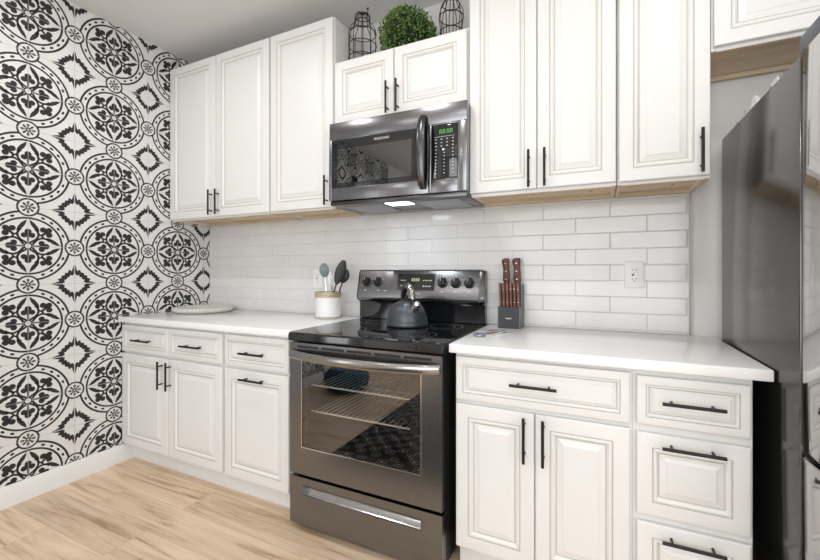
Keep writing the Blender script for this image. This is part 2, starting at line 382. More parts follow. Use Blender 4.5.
# recessed ceiling lamps
can_root = None
cans = [(.75, -1.2), (1.85, -1.2), (2.95, -1.2), (1.0, -3.0), (2.3, -3.0), (3.5, -3.0)]
canlab = ['over the left counter front', 'over the range front', 'in front of the refrigerator', 'toward the back of the room by the patterned wall', 'behind the camera', 'by the window']
for (x, y), lb in zip(cans, canlab):
    r = thing('ceiling_light', (x, y, CEIL), 'round white recessed ceiling light '+lb, 'ceiling light', 'recessed ceiling lights')
    MB().lathe((x, y, CEIL-.012), [(.062, .0115), (.062, .004), (.085, .002), (.088, .008), (.088, .0119)], 'white', 32).build('trim_ring', r)
    MB().lathe((x, y, CEIL-.010), [(.0615, 0), (.0615, .008)], 'can', 32).build('lens', r)
    l = bpy.data.lights.new('can_lamp', 'AREA'); l.shape = 'DISK'; l.size = .12; l.energy = 12; l.color = (1, .985, .96)
    lo = bpy.data.objects.new('can_lamp', l); COL.objects.link(lo); lo.parent = r; lo.location = (0, 0, -.016)

# ------------------------------------------------------------------ cabinets
DOOR = [(0, .004, 0), (.0025, .0008, 0), (.006, 0, 0), (.049, 0, 0), (.051, .0028, 1), (.0535, .0028, 1), (.0555, .0006, 0), (.061, .0002, 0), (.066, .004, 0), (.069, .009, 0), (.0705, .0095, 1), (.0735, .0095, 1), (.094, .003, 0), (.0955, .0015, 0)]
def prof_for(w, h):
    s = min(1, min(w, h)/.30)
    s = max(s, .5)
    return [(i if i < .01 else i*s, d, g) for i, d, g in DOOR]
def pull(mb, x, z, yf, vertical, L=.162, off=.032):
    r = .0055; y = yf-off
    if vertical: a, b = (x, y, z-L/2), (x, y, z+L/2); ps = [(x, z-L*.33), (x, z+L*.33)]
    else: a, b = (x-L/2, y, z), (x+L/2, y, z); ps = [(x-L*.33, z), (x+L*.33, z)]
    mb.cyl(a, b, r, 'pull', 10)
    for px, pz in ps: mb.cyl((px, y, pz), (px, yf+.0005, pz), .0042, 'pull', 8)
    return mb
def door(parent, x0, x1, z0, z1, yf, hx=None, hz=None, vert=True, name='door', L=.162):
    mb = MB().panel(x0, x1, z0, z1, yf, yf+.0195, prof_for(x1-x0, z1-z0), 'cab', 'glaze')
    d = mb.build(name, parent, smooth=True, angle=15)
    if hx is not None: pull(MB(), hx, hz, yf, vert, L).build('handle', d)
    return d
YB = -.6305      # base door face
def base_cab(x0, x1, label, fills):
    r = thing('base_cabinet', ((x0+x1)/2, -.30, 0), label, 'cabinet', 'white raised panel base cabinets')
    mb = MB(); t = .018; yf = YB+.020
    mb.box(x0, x0+t, yf, -.001, .118, .878, 'cab'); mb.box(x1-t, x1, yf, -.001, .118, .878, 'cab')
    mb.box(x0+t, x1-t, yf, -.001, .118, .136, 'cab'); mb.box(x0+t, x1-t, -.02, -.001, .136, .878, 'cab')
    mb.box(x0+t, x1-t, yf, yf+.02, .136, .878, 'cab')
    mb.build('carcass', r)
    MB().box(x0, x1, -.56, -.545, 0, .1179, 'cab').build('toe_kick', r)
    fills(r); return r
def fa(r):
    door(r, .008, .4555, .700, .864, YB, .235, .778, False, 'drawer', .165)
    door(r, .4595, .900, .700, .864, YB, .680, .778, False, 'drawer', .165)
    door(r, .008, .4550, .120, .685, YB, .408, .592, True)
    door(r, .4595, .900, .120, .685, YB, .482, .592, True)
base_cab(.002, .911, 'white two-door two-drawer base cabinet in the corner against the patterned wall', fa)
def fb(r):
    door(r, .922, 1.362, .700, .864, YB, 1.140, .778, False, 'drawer', .165)
    door(r, .922, 1.362, .118, .685, YB, 1.140, .645, False)
base_cab(.912, 1.374, 'white base cabinet left of the range, one drawer over a door with a horizontal pull', fb)
def fc(r):
    door(r, 2.211, 2.812, .696, .864, YB, 2.506, .783, False, 'drawer')
    door(r, 2.211, 2.508, .120, .680, YB, 2.475, .589, True)
    door(r, 2.512, 2.812, .120, .680, YB, 2.541, .589, True)
base_cab(2.206, 2.819, 'white base cabinet right of the range with one wide drawer over two doors', fc)
def fd(r):
    for z0, z1, hz in ((.700, .858, .783), (.409, .674, .643), (.118, .384, .350)): door(r, 2.831, 3.127, z0, z1, YB, 2.980, hz, False, 'drawer')
base_cab(2.820, 3.134, 'white three-drawer base cabinet between the two-door cabinet and the refrigerator', fd)
def counter(x0, x1, label):
    o = MB().box(x0, x1, -.6504, -.0015, .8795, .914, 'quartz', .004, 3).build('countertop')
    return tag(own(o, ((x0+x1)/2, -.325, .8795)), label, 'countertop', 'white quartz countertops')
counter(.0015, 1.4125, 'white quartz countertop left of the range, running into the patterned wall corner')
counter(2.1885, 3.173, 'white quartz countertop right of the range, ending at the refrigerator')

YU = -.318; UB, UT = 1.5459, 2.6104
def wall_cab(x0, x1, z0, z1, label, fills, lip=False):
    r = thing('wall_cabinet', ((x0+x1)/2, -.15, z0), label, 'cabinet', 'white raised panel wall cabinets')
    mb = MB(); t = .016; yf = YU+.0205
    for a, b in ((x0, x0+t), (x1-t, x1)):
        mb.box(a, b, yf, -.002, z0+.002, z1, 'cab'); mb.box(a, b, yf, -.002, z0, z0+.0019, 'wood2')
    mb.box(x0+t, x1-t, yf, -.002, z1-t, z1, 'cab')
    mb.box(x0+t, x1-t, yf+.02, -.03, z0+.016, z0+.030, 'wood')
    mb.box(x0+t, x1-t, yf, yf+.0195, z0, z0+.030, 'cab'); mb.box(x0+t, x1-t, yf, yf+.0195, z1-.04, z1-t-.001, 'cab')
    mb.box(x0+t, x1-t, yf, yf+.0195, z0-.0022, z0-.0001, 'wood2')
    mb.box(x0+t, x1-t, -.020, -.002, z0, z1-t-.001, 'wood2')
    mb.box((x0+x1)/2-.018, (x0+x1)/2+.018, yf, yf+.0195, z0+.0301, z1-.0401, 'cab')
    mb.cyl((x1-t-.08, -.14, z0+.0162), (x1-t-.08, -.14, z0+.0150), .006, 'slot', 10)
    mb.build('carcass', r)
    fills(r); return r
def ua(r):
    door(r, .004, .4605, 1.5545, 2.606, YU, .432, 1.645); door(r, .4655, .923, 1.5545, 2.606, YU, .496, 1.645)
wall_cab(.002, .926, UB, UT, 'tall white two-door wall cabinet in the corner against the patterned wall', ua)
def ub_(r): door(r, .936, 1.391, 1.5545, 2.606, YU, 1.358, 1.643)
wall_cab(.930, 1.396, UB, UT, 'tall white single-door wall cabinet left of the microwave', ub_)
def um(r):
    door(r, 1.407, 1.7690, 1.996, 2.340, YU, 1.742, 2.083); door(r, 1.7745, 2.158, 1.996, 2.340, YU, 1.800, 2.083)
wall_cab(1.3985, 2.1640, 1.987, 2.3516, 'short white two-door wall cabinet above the microwave', um)
def uc(r):
    door(r, 2.172, 2.4735, 1.5595, 2.606, YU, 2.444, 1.643); door(r, 2.4775, 2.781, 1.5595, 2.606, YU, 2.510, 1.643)
wall_cab(2.1665, 2.784, UB, UT, 'tall white two-door wall cabinet right of the microwave', uc)
def ud(r): door(r, 2.793, 3.093, 1.5565, 2.606, YU, 3.064, 1.643)
wall_cab(2.788, 3.096, UB, UT, 'tall white single-door wall cabinet at the right end of the tiled backsplash', ud)
def uf(r):
    door(r, 3.104, 3.543, 2.027, 2.606, YU, 3.51, 2.12); door(r, 3.547, 3.984, 2.027, 2.606, YU, 3.58, 2.12)
wall_cab(3.0985, 3.99, 2.015, UT, 'white wall cabinet over the refrigerator at upper right', uf)

# ------------------------------------------------------------------ range
RX0, RX1 = 1.4165, 2.176
R = thing('kitchen_range', (1.796, -.34, 0), 'black stainless freestanding electric range between the two counters', 'oven')
mb = MB()
mb.box(RX0+.004, RX0+.022, -.635, -.012, .03, .874, 'blackside'); mb.box(RX1-.022, RX1-.004, -.635, -.012, .03, .874, 'blackside')
mb.box(RX0+.022, RX1-.022, -.03, -.012, .03, .874, 'blackside'); mb.box(RX0+.022, RX1-.022, -.635, -.03, .03, .05, 'blackside')
mb.box(RX0+.022, RX1-.022, -.635, -.03, .855, .874, 'blackside'); mb.box(RX0+.022, RX1-.022, -.635, -.60, .238, .262, 'blackside'); mb.box(RX0+.022, RX1-.022, -.60, -.03, .24, .26, 'blackside')
mb.build('body', R)
for x in (RX0+.05, RX1-.05):
    for y in (-.60, -.06): MB().cyl((x, y, 0), (x, y, .032), .018, 'blackpl', 14).build('foot', R)
# oven cavity and racks
mb = MB(); x0, x1 = 1.47, 2.12
mb.box(x0, x1, -.13, -.12, .30, .84, 'enamel'); mb.box(x0, x0+.006, -.63, -.13, .30, .84, 'enamel'); mb.box(x1-.006, x1, -.63, -.13, .30, .84, 'enamel')
mb.box(x0, x1, -.63, -.13, .295, .301, 'enamel'); mb.box(x0, x1, -.63, -.13, .838, .844, 'enamel')
mb.build('oven_cavity', R)
for z in (.53, .655):
    mb = MB()
    for y in (-.60, -.16): mb.tube([(x0+.008, y, z), (x1-.008, y, z)], .0042, 'rack', 8)
    for k in range(22):
        x = x0+.03+(x1-x0-.06)*k/21; mb.tube([(x, -.60, z+.003), (x, -.16, z+.003)], .0018, 'rack', 6)
    for x in (x0+.008, x1-.008): mb.tube([(x, -.60, z), (x, -.16, z)], .003, 'chrome', 6)
    mb.build('oven_rack', R)
# oven door: steel frame with window
YD = -.680
mb = MB(); zd0, zd1 = .264, .868; wx0, wx1, wz0, wz1 = 1.488, 2.082, .392, .792
for a in ((RX0, wx0, zd0, zd1), (wx1, RX1-.003, zd0, zd1), (wx0, wx1, zd0, wz0), (wx0, wx1, wz1, zd1)): mb.box(a[0], a[1], YD, -.640, a[2], a[3], 'steel')
D = mb.build('oven_door', R)
mb = MB(); e = .004
for a in ((wx0-e, wx0, wz0-e, wz1+e), (wx1, wx1+e, wz0-e, wz1+e), (wx0, wx1, wz0-e, wz0), (wx0, wx1, wz1, wz1+e)): mb.box(a[0], a[1], YD-.0015, YD-.0001, a[2], a[3], 'edge')
mb.build('window_trim', D)
MB().box(wx0+.0005, wx1-.0005, YD+.002, YD+.006, wz0+.0005, wz1-.0005, 'ovenglass').build('window_glass', D)
mb = MB()   # black printed border behind the glass
for a in ((wx0, wx0+.03, wz0, wz1), (wx1-.052, wx1, wz0, wz1), (wx0+.03, wx1-.052, wz0, wz0+.02), (wx0+.03, wx1-.052, wz1-.03, wz1)): mb.box(a[0]+.001, a[1]-.001, YD+.008, YD+.010, a[2]+.001, a[3]-.001, 'blackpl')
mb.build('window_border', D)
mb = MB()   # vent slots along the top of the door
for k in range(5):
    a = 1.46+k*.137; mb.box(a, a+.12, YD-.0012, YD-.0002, .846, .856, 'blackpl')
mb.build('vent_slots', D)
# bowed handle
mb = MB(); loops = []
for k in range(25):
    t = k/24; x = 1.428+t*(2.164-1.428); b = math.sin(PI*t)**.7
    y = YD-.012-.050*b; z = .818-.004*b; hh = .0195; d = .010
    loops.append([(x, y+d*math.cos(a)*.9, z+hh*math.sin(a)) for a in [2*PI*j/14 for j in range(14)]])
mb.loft(loops, 'steel_h')
for x in (1.436, 2.156): mb.box(x-.010, x+.010, YD-.016, YD-.0003, .801, .836, 'steel_h', .003)
mb.build('door_handle', D)
# drawer with recessed pull
mb = MB(); zr0, zr1 = .034, .250; hx0, hx1, hz0, hz1 = 1.490, 2.082, .170, .217
for a in ((RX0, hx0, zr0, zr1), (hx1, RX1-.003, zr0, zr1), (hx0, hx1, zr0, hz0), (hx0, hx1, hz1, zr1)): mb.box(a[0], a[1], YD, -.640, a[2], a[3], 'steel')
DR = mb.build('storage_drawer', R)
mb = MB()
mb.loft([[(x, YD+.0005, hz0), (x, YD+.008, hz0+.002), (x, YD+.026, hz0+.024), (x, YD+.026, hz0+.020), (x, YD+.010, hz0-.001)] for x in (hx0, hx1)], 'edge')
mb.loft([[(x, YD+.026, hz0+.020), (x, YD+.026, hz1), (x, YD+.030, hz1), (x, YD+.030, hz0+.020)] for x in (hx0, hx1)], 'steel_d')
mb.build('recessed_pull', DR)
# cooktop
mb = MB(); loops = []
for x in (RX0-.002, RX1+.001):
    loops.append([(x, -.016, .888), (x, -.016, .9165), (x, -.660, .9165), (x, -.680, .9145), (x, -.688, .908), (x, -.690, .898), (x, -.690, .880), (x, -.684, .876), (x, -.62, .876), (x, -.62, .888)])
mb.loft(loops, 'blackgl'); CT = mb.build('cooktop', R, angle=30)
for (x, y, rr) in ((1.60, -.50, .105), (1.99, -.50, .085), (1.60, -.22, .075), (2.0, -.22, .105), (1.80, -.17, .055)):
    mb = MB()
    for r_ in (rr, rr*.62):
        n = 48; A = [[mb.bm.verts.new((x+q*math.cos(2*PI*k/n), y+q*math.sin(2*PI*k/n), .9168)) for k in range(n)] for q in (r_-.0022, r_)]
        for k in range(n): mb.bm.faces.new((A[0][k], A[0][(k+1) % n], A[1][(k+1) % n], A[1][k])).material_index = mb.mi('ring')
    mb.build('burner_ring', CT)
# back guard
mb = MB()
sec = [(-.016, .9168), (-.050, .9168), (-.058, .920), (-.056, 1.005), (-.060, 1.018), (-.016, 1.018)]
mb.loft([[(x, y, z) for y, z in sec] for x in (1.404, 2.178)], 'blackgl'); mb.build('backguard_base', R, angle=30)
mb = MB()
sec = [(-.014, 1.0185), (-.060, 1.0185), (-.083, 1.030), (-.088, 1.046), (-.085, 1.060), (-.056, 1.196), (-.050, 1.203), (-.040, 1.206), (-.014, 1.206)]
mb.loft([[(x, y, z) for y, z in sec] for x in (1.407, 2.150)], 'steel'); CP = mb.build('control_panel', R, angle=50)
mb = MB()
mb.loft([[(x, y-.001, z) for y, z in sec] if k in (1, 2) else [(x, y*.96-.001, (z-1.11)*.95+1.11) for y, z in sec] for k, x in enumerate((1.398, 1.4015, 1.4065))], 'steel_d'); mb.build('end_cap', R); mb = MB()
mb.loft([[(x, y-.001, z) for y, z in sec] if k < 1 else [(x, y*.9-.001, (z-1.11)*.93+1.11) for y, z in sec] for k, x in enumerate((2.1505, 2.168, 2.180))], 'steel_d'); mb.build('end_cap', R)
def yp(z): return -.085+(z-1.060)*(.029/.136)   # panel front slope
nrm = Vector((0, -.136, -.029)).normalized()*-1; nrm = Vector((0, -.978, .2087)).normalized()
def on(x, z, o=.001): return Vector((x, yp(z), z))+nrm*o
def slab(mb, x0, x1, z0, z1, o0, o1, m):
    mb.loft([[on(x0, z0, o), on(x1, z0, o), on(x1, z1, o), on(x0, z1, o)] for o in (o0, o1)], m)
mb = MB(); slab(mb, 1.668, 1.897, 1.090, 1.182, .0003, .0025, 'blackgl'); DP = mb.build('display', CP)
mb = MB()
for k, wd in enumerate((.012, .012)): slab(mb, 1.690+k*.018, 1.690+k*.018+wd, 1.142, 1.148, .0026, .003, 'leda')
for k in range(4): slab(mb, 1.757+k*.013, 1.766+k*.013, 1.140, 1.158, .0026, .003, 'leda')
for k in range(4): slab(mb, 1.826+k*.015, 1.836+k*.015, 1.142, 1.148, .0026, .003, 'leda')
for k in range(3): slab(mb, 1.690+k*.016, 1.700+k*.016, 1.112, 1.118, .0026, .003, 'leda')
for k in range(3): slab(mb, 1.828+k*.018, 1.840+k*.018, 1.110, 1.116, .0026, .003, 'mark')
mb.build('lit_digits', DP)
for x in (1.462, 1.537, 1.945, 2.021, 2.097):
    c = on(x, 1.134, 0); mb = MB()
    u = Vector((1, 0, 0)); v = nrm.cross(u).normalized()
    def ring(r, o): return [c+nrm*o+(u*math.cos(2*PI*j/24)+v*math.sin(2*PI*j/24))*r for j in range(24)]
    mb.loft([ring(.0285, .0005), ring(.0285, .004), ring(.023, .007), ring(.021, .024), ring(.019, .027)], 'blackpl')
    mb.loft([[c+nrm*o+u*a*.0055*s+v*b*.020*s for a, b in ((-1, -1), (1, -1), (1, 1), (-1, 1))] for o, s in ((.026, 1), (.034, .8))], 'blackpl')
    kn = mb.build('knob', CP)
    mb = MB(); mb.loft([[c+nrm*o+u*a*.0013+v*(b*.007+.011) for a, b in ((-1, -1), (1, -1), (1, 1), (-1, 1))] for o in (.0335, .0352)], 'mark'); mb.build('pointer', kn)
mb = MB()
for x in (1.462, 1.537, 1.945, 2.021, 2.097):
    for a in range(-4, 5):
        q = a*.55; xx, zz = x+.036*math.sin(q), 1.134+.036*math.cos(q)
        if a % 2 == 0: slab(mb, xx-.0025, xx+.0025, zz-.0015, zz+.0015, .0002, .0006, 'mark')
for x in (1.455, 1.545, 1.59, 1.945, 2.021, 2.097): slab(mb, x-.008, x+.008, 1.083, 1.087, .0002, .0006, 'mark')
mb.build('panel_markings', CP)
def text(s, size, loc, m, name, parent, rx=PI/2, align='CENTER'):
    cu = bpy.data.curves.new(name, 'FONT'); cu.body = s; cu.size = size; cu.align_x = align; cu.extrude = .0003
    t = bpy.data.objects.new('tmp_text', cu); COL.objects.link(t)
    bpy.context.view_layer.update()
    me = bpy.data.meshes.new_from_object(t.evaluated_get(bpy.context.evaluated_depsgraph_get()))
    bpy.data.objects.remove(t); bpy.data.curves.remove(cu)
    me.materials.clear(); me.materials.append(M[m])
    me.transform(Matrix.Translation(Vector(loc)-Vector(parent['_w'])) @ Matrix.Rotation(rx, 4, 'X'))
    o = bpy.data.objects.new(name, me); COL.objects.link(o); o.parent = parent; o['_w'] = parent['_w']; return o
text('FRIGIDAIRE', .014, on(1.783, 1.067, .0008), 'mark', 'brand_lettering', CP, PI/2-.2)

# ------------------------------------------------------------------ microwave
MX0, MX1, MZ0, MZ1 = 1.4165, 2.178, 1.560, 1.982; YM = -.384
MW = thing('microwave', ((MX0+MX1)/2, -.2, MZ0), 'black stainless over-the-range microwave under the short wall cabinet', 'microwave')
mb = MB(); mb.box(MX0+.004, MX1-.004, -.345, -.055, MZ0+.012, MZ1-.002, 'blackside', .003); mb.build('body', MW)
mb = MB(); xd = 1.990
# top vent band spanning the width
mb.box(MX0, MX1, YM, -.346, 1.893, MZ1, 'steel', .003); mb.build('top_band', MW)
mb = MB(); wx0, wx1, wz0, wz1 = 1.434, 1.984, 1.636, 1.889
mb.box(MX0, wx0, YM, -.346, MZ0+.012, 1.8925, 'steel', .001); mb.box(wx0, xd-.001, YM, -.346, MZ0+.012, wz0, 'steel', .001); mb.box(wx1, xd-.001, YM, -.346, wz0, 1.8925, 'steel', .0005); mb.box(wx0, wx1, YM, -.346, wz1, 1.8925, 'steel', .0005)
MD = mb.build('door', MW)
mb = MB(); gx0, gx1, gz0, gz1 = 1.470, 1.902, 1.662, 1.842
for a in ((wx0, gx0, wz0, wz1), (gx1, wx1, wz0, wz1), (gx0, gx1, wz0, gz0), (gx0, gx1, gz1, wz1)): mb.box(a[0], a[1], YM+.001, YM+.006, a[2], a[3], 'blackgl')
mb.build('window_border', MD)
MB().box(gx0+.0004, gx1-.0004, YM+.0012, YM+.004, gz0+.0004, gz1-.0004, 'micglass').build('window_glass', MD)
MB().box(gx0-.004, gx1+.004, YM+.012, YM+.014, gz0-.004, gz1+.004, 'steel_d').build('window_screen', MD)
text('FRIGIDAIRE', .017, (1.735, YM-.0003, 1.861), 'mark', 'brand_lettering', MD)
mb = MB(); loops = []
for k in range(21):
    t = k/20; z = 1.592+t*.345; b = math.sin(PI*t)**.6
    y = YM-.008-.040*b; wd = .015+.010*b; d = .013
    loops.append([(1.966+wd*math.cos(a), y+d*math.sin(a), z) for a in [2*PI*j/14 for j in range(14)]])
mb.loft(loops, 'steel_d')
for z in (1.603, 1.926): mb.box(1.956, 1.976, YM-.014, YM-.0002, z-.010, z+.010, 'steel_d', .002)
mb.build('handle', MD)
mb = MB(); px0, px1, pz0, pz1 = 2.004, 2.135, 1.634, 1.886
mb.box(xd, px0, YM, -.346, MZ0+.012, 1.8925, 'steel', .001); mb.box(px1, MX1, YM, -.346, MZ0+.012, 1.8925, 'steel', .001); mb.box(px0, px1, YM, -.346, MZ0+.012, pz0, 'steel', .001); mb.box(px0, px1, YM, -.346, pz1, 1.8925, 'steel', .001)
PN = mb.build('control_panel', MW)
MB().box(px0+.0005, px1-.0005, YM-.0015, YM+.02, pz0+.0005, pz1-.0005, 'blackgl', .006).build('keypad', PN)
mb = MB()
for dx, seg in ((0, 'a'), (.016, 'b'), (.036, 'c'), (.052, 'd')):
    x = 2.046+dx; mb.box(x, x+.0025, YM-.0022, YM-.0016, 1.842, 1.860, 'led'); mb.box(x+.009, x+.0115, YM-.0022, YM-.0016, 1.842, 1.860, 'led'); mb.box(x, x+.0115, YM-.0022, YM-.0016, 1.8595, 1.862, 'led'); mb.box(x, x+.0115, YM-.0022, YM-.0016, 1.8500, 1.852, 'led')
mb.build('clock_digits', PN)
mb = MB()
for rw in range(11):
    z = 1.818-rw*.0158
    for c_ in range(3 if rw > 2 else 4):
        n = 3 if rw > 2 else 4; x = 2.028+c_*(.084/(n-1)); wd = .006 if rw > 2 else .008
        mb.box(x-wd/2, x+wd/2, YM-.0020, YM-.0016, z-.0018, z+.0018, 'mark')
mb.box(2.02, 2.120, YM-.0020, YM-.0016, 1.829, 1.8305, 'mark')
mb.build('key_labels', PN)
# underside: sloped hood with two filters and a lit lamp
mb = MB()
mb.box(MX0+.002, MX1-.002, YM+.012, -.058, 1.548, MZ0+.0115, 'steel_d', .003)
HD = mb.build('underside', MW)
for a in ((1.47, 1.70), (1.90, 2.12)): MB().box(a[0], a[1], -.32, -.07, 1.5455, 1.5478, 'filter', .0008).build('grease_filter', HD)
MB().box(1.735, 1.865, -.345, -.262, 1.5445, 1.5478, 'lampg', .0008).build('task_lamp', HD)
ml = bpy.data.lights.new('microwave_lamp', 'AREA'); ml.shape = 'RECTANGLE'; ml.size = .12; ml.size_y = .07; ml.energy = 1.3; ml.color = (.78, .89, 1)
mo = bpy.data.objects.new('microwave_lamp', ml); COL.objects.link(mo); mo.parent = HD; mo.location = Vector((1.80, -.30, 1.540))-Vector(HD['_w'])
rz = .0; p0 = Vector((MX0, YM, 0)); d0 = Vector((*MW.location[:2], 0))-p0
MW.rotation_euler.z = rz; d1 = Matrix.Rotation(rz, 3, 'Z') @ d0; MW.location = (p0.x+d1.x, p0.y+d1.y, MZ0-.0038); MW.rotation_euler.y = .0095

# ------------------------------------------------------------------ refrigerator
FX0, FX1, FT = 3.179, 4.02, 1.742
F = thing('refrigerator', (3.6, -.45, 0), 'tall dark stainless refrigerator at the right end of the counter', 'refrigerator')
MB().box(FX0, FX1, -.791, -.085, .03, FT, 'fside', .004).build('cabinet', F)
for x in (FX0+.06, FX1-.06):
    for y in (-.74, -.14): MB().cyl((x, y, 0), (x, y, .031), .02, 'blackpl', 12).build('foot', F)
MB().box(FX0+.009, FX1-.009, -.8025, -.7915, .06, FT-.004, 'blackpl').build('gasket', F)
for a, b in ((FX0-.001, 3.601), (3.605, FX1+.001)):
    d = MB().box(a, b, -.908, -.803, .751, FT+.008, 'fdoor', .006, 3).build('door', F)
    hx = 3.575 if b < 3.7 else 3.631
    mb = MB(); mb.cyl((hx, -.958, .86), (hx, -.958, 1.62), .012, 'edge', 14)
    for z in (.90, 1.58): mb.cyl((hx, -.958, z), (hx, -.9045, z), .008, 'edge', 10)
    mb.build('handle', d)
d = MB().box(FX0-.001, FX1+.001, -.908, -.803, .05, .736, 'fdoor', .006, 3).build('freezer_drawer', F)
mb = MB(); mb.cyl((3.26, -.958, .635), (3.94, -.958, .635), .012, 'edge', 14)
for x in (3.30, 3.90): mb.cyl((x, -.958, .635), (x, -.9045, .635), .008, 'edge', 10)
mb.build('handle', d)
for x in (FX0+.048, FX1-.048): MB().box(x-.042, x+.042, -.885, -.765, FT+.0085, FT+.058, 'hinge', .008).build('hinge_cover', F)
# crumpled clear film on top
mb = MB(); n = 18; m_ = 9; G = []
for i in range(n):
    G.append([mb.bm.verts.new((3.20+.16*j/(m_-1)+random.uniform(-.006, .006), -.62+.47*i/(n-1)+random.uniform(-.008, .008), FT+.004+abs(random.gauss(0, .034))*(1-abs(i-n/2)/n))) for j in range(m_)])
for i in range(n-1):
    for j in range(m_-1): mb.bm.faces.new((G[i][j], G[i+1][j], G[i+1][j+1], G[i][j+1])).material_index = mb.mi('film')
o = mb.build('plastic_film', smooth=False); tag(own(o, (3.28, -.38, FT)), 'crumpled clear plastic film lying on top of the refrigerator', 'plastic film')

# ------------------------------------------------------------------ wall outlets
def outlet(x, z, label):
    r = thing('wall_outlet', (x, 0, z), label, 'outlet')
    MB().box(x-.040, x+.040, -.0075, -.0012, z-.061, z+.061, 'white', .003).build('cover_plate', r)
    mb = MB(); mb.box(x-.0175, x+.0175, -.0095, -.0076, z-.034, z+.034, 'white', .0015); s = mb.build('socket', r)
    for dz in (-.020, .020):
        mb = MB()
        for dx in (-.0065, .0065): mb.box(x+dx-.0012, x+dx+.0012, -.0099, -.0095, z+dz-.003, z+dz+.006, 'slot')
        mb.cyl((x, -.0095, z+dz-.009), (x, -.0099, z+dz-.009), .0024, 'slot', 8)
        mb.build('plug_slots', s)
    mb = MB(); mb.box(x-.011, x-.001, -.0102, -.0095, z-.004, z+.004, 'slot'); mb.build('test_button', s); mb = MB(); mb.box(x+.001, x+.011, -.0102, -.0095, z-.004, z+.004, 'white'); mb.build('reset_button', s)
outlet(2.869, 1.181, 'white wall outlet on the tile backsplash between the knife block and the refrigerator')
outlet(1.045, 1.150, 'white wall outlet on the backsplash behind the utensil crock')

# ------------------------------------------------------------------ kettle
KX, KY, KZ = 1.826, -.272, .9172
K = thing('tea_kettle', (KX, KY, KZ), 'dark grey dome tea kettle with a looped handle on the black cooktop', 'kettle')
mb = MB(); mb.lathe((KX, KY, KZ), [(.088, 0), (.105, .003), (.109, .010), (.108, .024), (.104, .028), (.104, .042), (.098, .066), (.086, .092), (.068, .113), (.047, .126), (.033, .130), (.030, .131)], 'kettle', 48); mb.build('body', K, angle=30)
mb = MB(); mb.lathe((KX, KY, KZ), [(.0305, .129), (.033, .133), (.031, .137), (.016, .142), (.006, .143), (.005, .148), (.010, .152), (.009, .157), (.003, .160)], 'blackpl', 28); mb.build('lid', K)
sd = Vector((.81, -.588, 0)).normalized()     # spout towards the front right
mb = MB(); c0 = Vector((KX, KY, KZ))
mb.tube([c0+sd*.066+Vector((0, 0, .078)), c0+sd*.086+Vector((0, 0, .096)), c0+sd*.097+Vector((0, 0, .110))], .02, 'chrome', 14, rs=[.024, .020, .017]); SP = mb.build('spout', K)
mb = MB(); mb.ball(c0+sd*.100+Vector((0, 0, .114)), .0185, 'chrome', 8); mb.build('whistle', SP)
mb = MB(); pts = []; rs = []
for k in range(17):
    t = k/16; a = PI*(1.0-t)*1.02
    pts.append(c0+sd*(.008+.055*math.cos(a))+Vector((0, 0, .118+.086*math.sin(a)))); rs.append(.011+.006*math.sin(PI*t))
mb.tube(pts, .01, 'blackpl', 12, rs=rs); HN = mb.build('handle', K)
mb = MB(); mb.tube([pts[15]+Vector((0, 0, .004)), pts[14], pts[12], pts[10], pts[8]], .01, 'steel_h', 12, rs=[.0150, .0162, .0172, .0178, .0182]); mb.build('handle_sleeve', HN)

# ------------------------------------------------------------------ crock and utensils
CX, CY, CZ = 1.238, -.152, .914; CR = .077
C = thing('utensil_crock', (CX, CY, CZ), 'white ceramic crock with a gold rim holding utensils on the left counter', 'crock')
mb = MB(); mb.lathe((CX, CY, CZ), [(CR-.006, .0135), (CR, .014), (CR, .128), (CR-.006, .128), (CR-.007, .02), (.001, .02)], 'crock', 48); mb.build('body', C)
MB().lathe((CX, CY, CZ), [(CR-.004, 0), (CR+.0005, .001), (CR+.0005, .0135), (CR-.006, .0136)], 'cgrey', 48).build('foot_ring', C)
mb = MB(); mb.lathe((CX, CY, CZ), [(CR-.006, .1282), (CR+.002, .1282), (CR+.0025, .159), (CR-.006, .160), (CR-.007, .129)], 'gold', 48); mb.build('gold_band', C)
def utensil(name, base, top, headlen, headw, m_s, m_h, label, slots=False, thick=.006):
    b, t = Vector(base), Vector(top); ax = (t-b).normalized(); neck = t-ax*headlen
    r = thing(name, tuple(b), label, 'utensil')
    MB().tube([b, neck+ax*.01], .0055, m_s, 10, rs=[.0055, .0045]).build('shaft', r)
    w = ax.cross(Vector((.55, -.84, 0)).normalized()).normalized(); n = ax.cross(w).normalized()
    mb = MB(); loops = []
    for k in range(13):
        s = k/12; ww = max(headw/2*math.sin(PI*min(1, max(.04, s*.92+.03)))**.6, .004); c = neck+ax*headlen*s
        loops.append([c+w*ww*math.cos(a)+n*(thick*math.sin(a)-.018*math.sin(PI*s)*(0 if slots else .6)) for a in [2*PI*j/14 for j in range(14)]])
    mb.loft(loops, m_h); mb.build('head', r); return r
utensil('serving_spoon', (CX-.005, CY+.01, CZ+.022), (1.203, -.150, 1.246), .086, .058, 'chrome', 'bluegrey', 'blue grey spoon leaning left in the white crock')
utensil('slotted_turner', (CX-.005, CY-.012, CZ+.022), (1.347, -.142, 1.262), .150, .062, 'bnylon', 'bnylon', 'black nylon turner leaning right, tallest in the white crock', True)
utensil('ladle_spoon', (CX+.02, CY+.012, CZ+.022), (1.330, -.092, 1.210), .088, .060, 'bnylon', 'bnylon', 'black spoon behind the turner in the white crock')
r = thing('wire_whisk', (CX+.008, CY+.02, CZ+.022), 'thin silver wire whisk standing in the middle of the white crock', 'utensil')
MB().tube([(CX+.008, CY+.02, CZ+.022), (CX+.012, CY+.02, CZ+.17)], .006, 'chrome', 10).build('handle', r)
mb = MB()
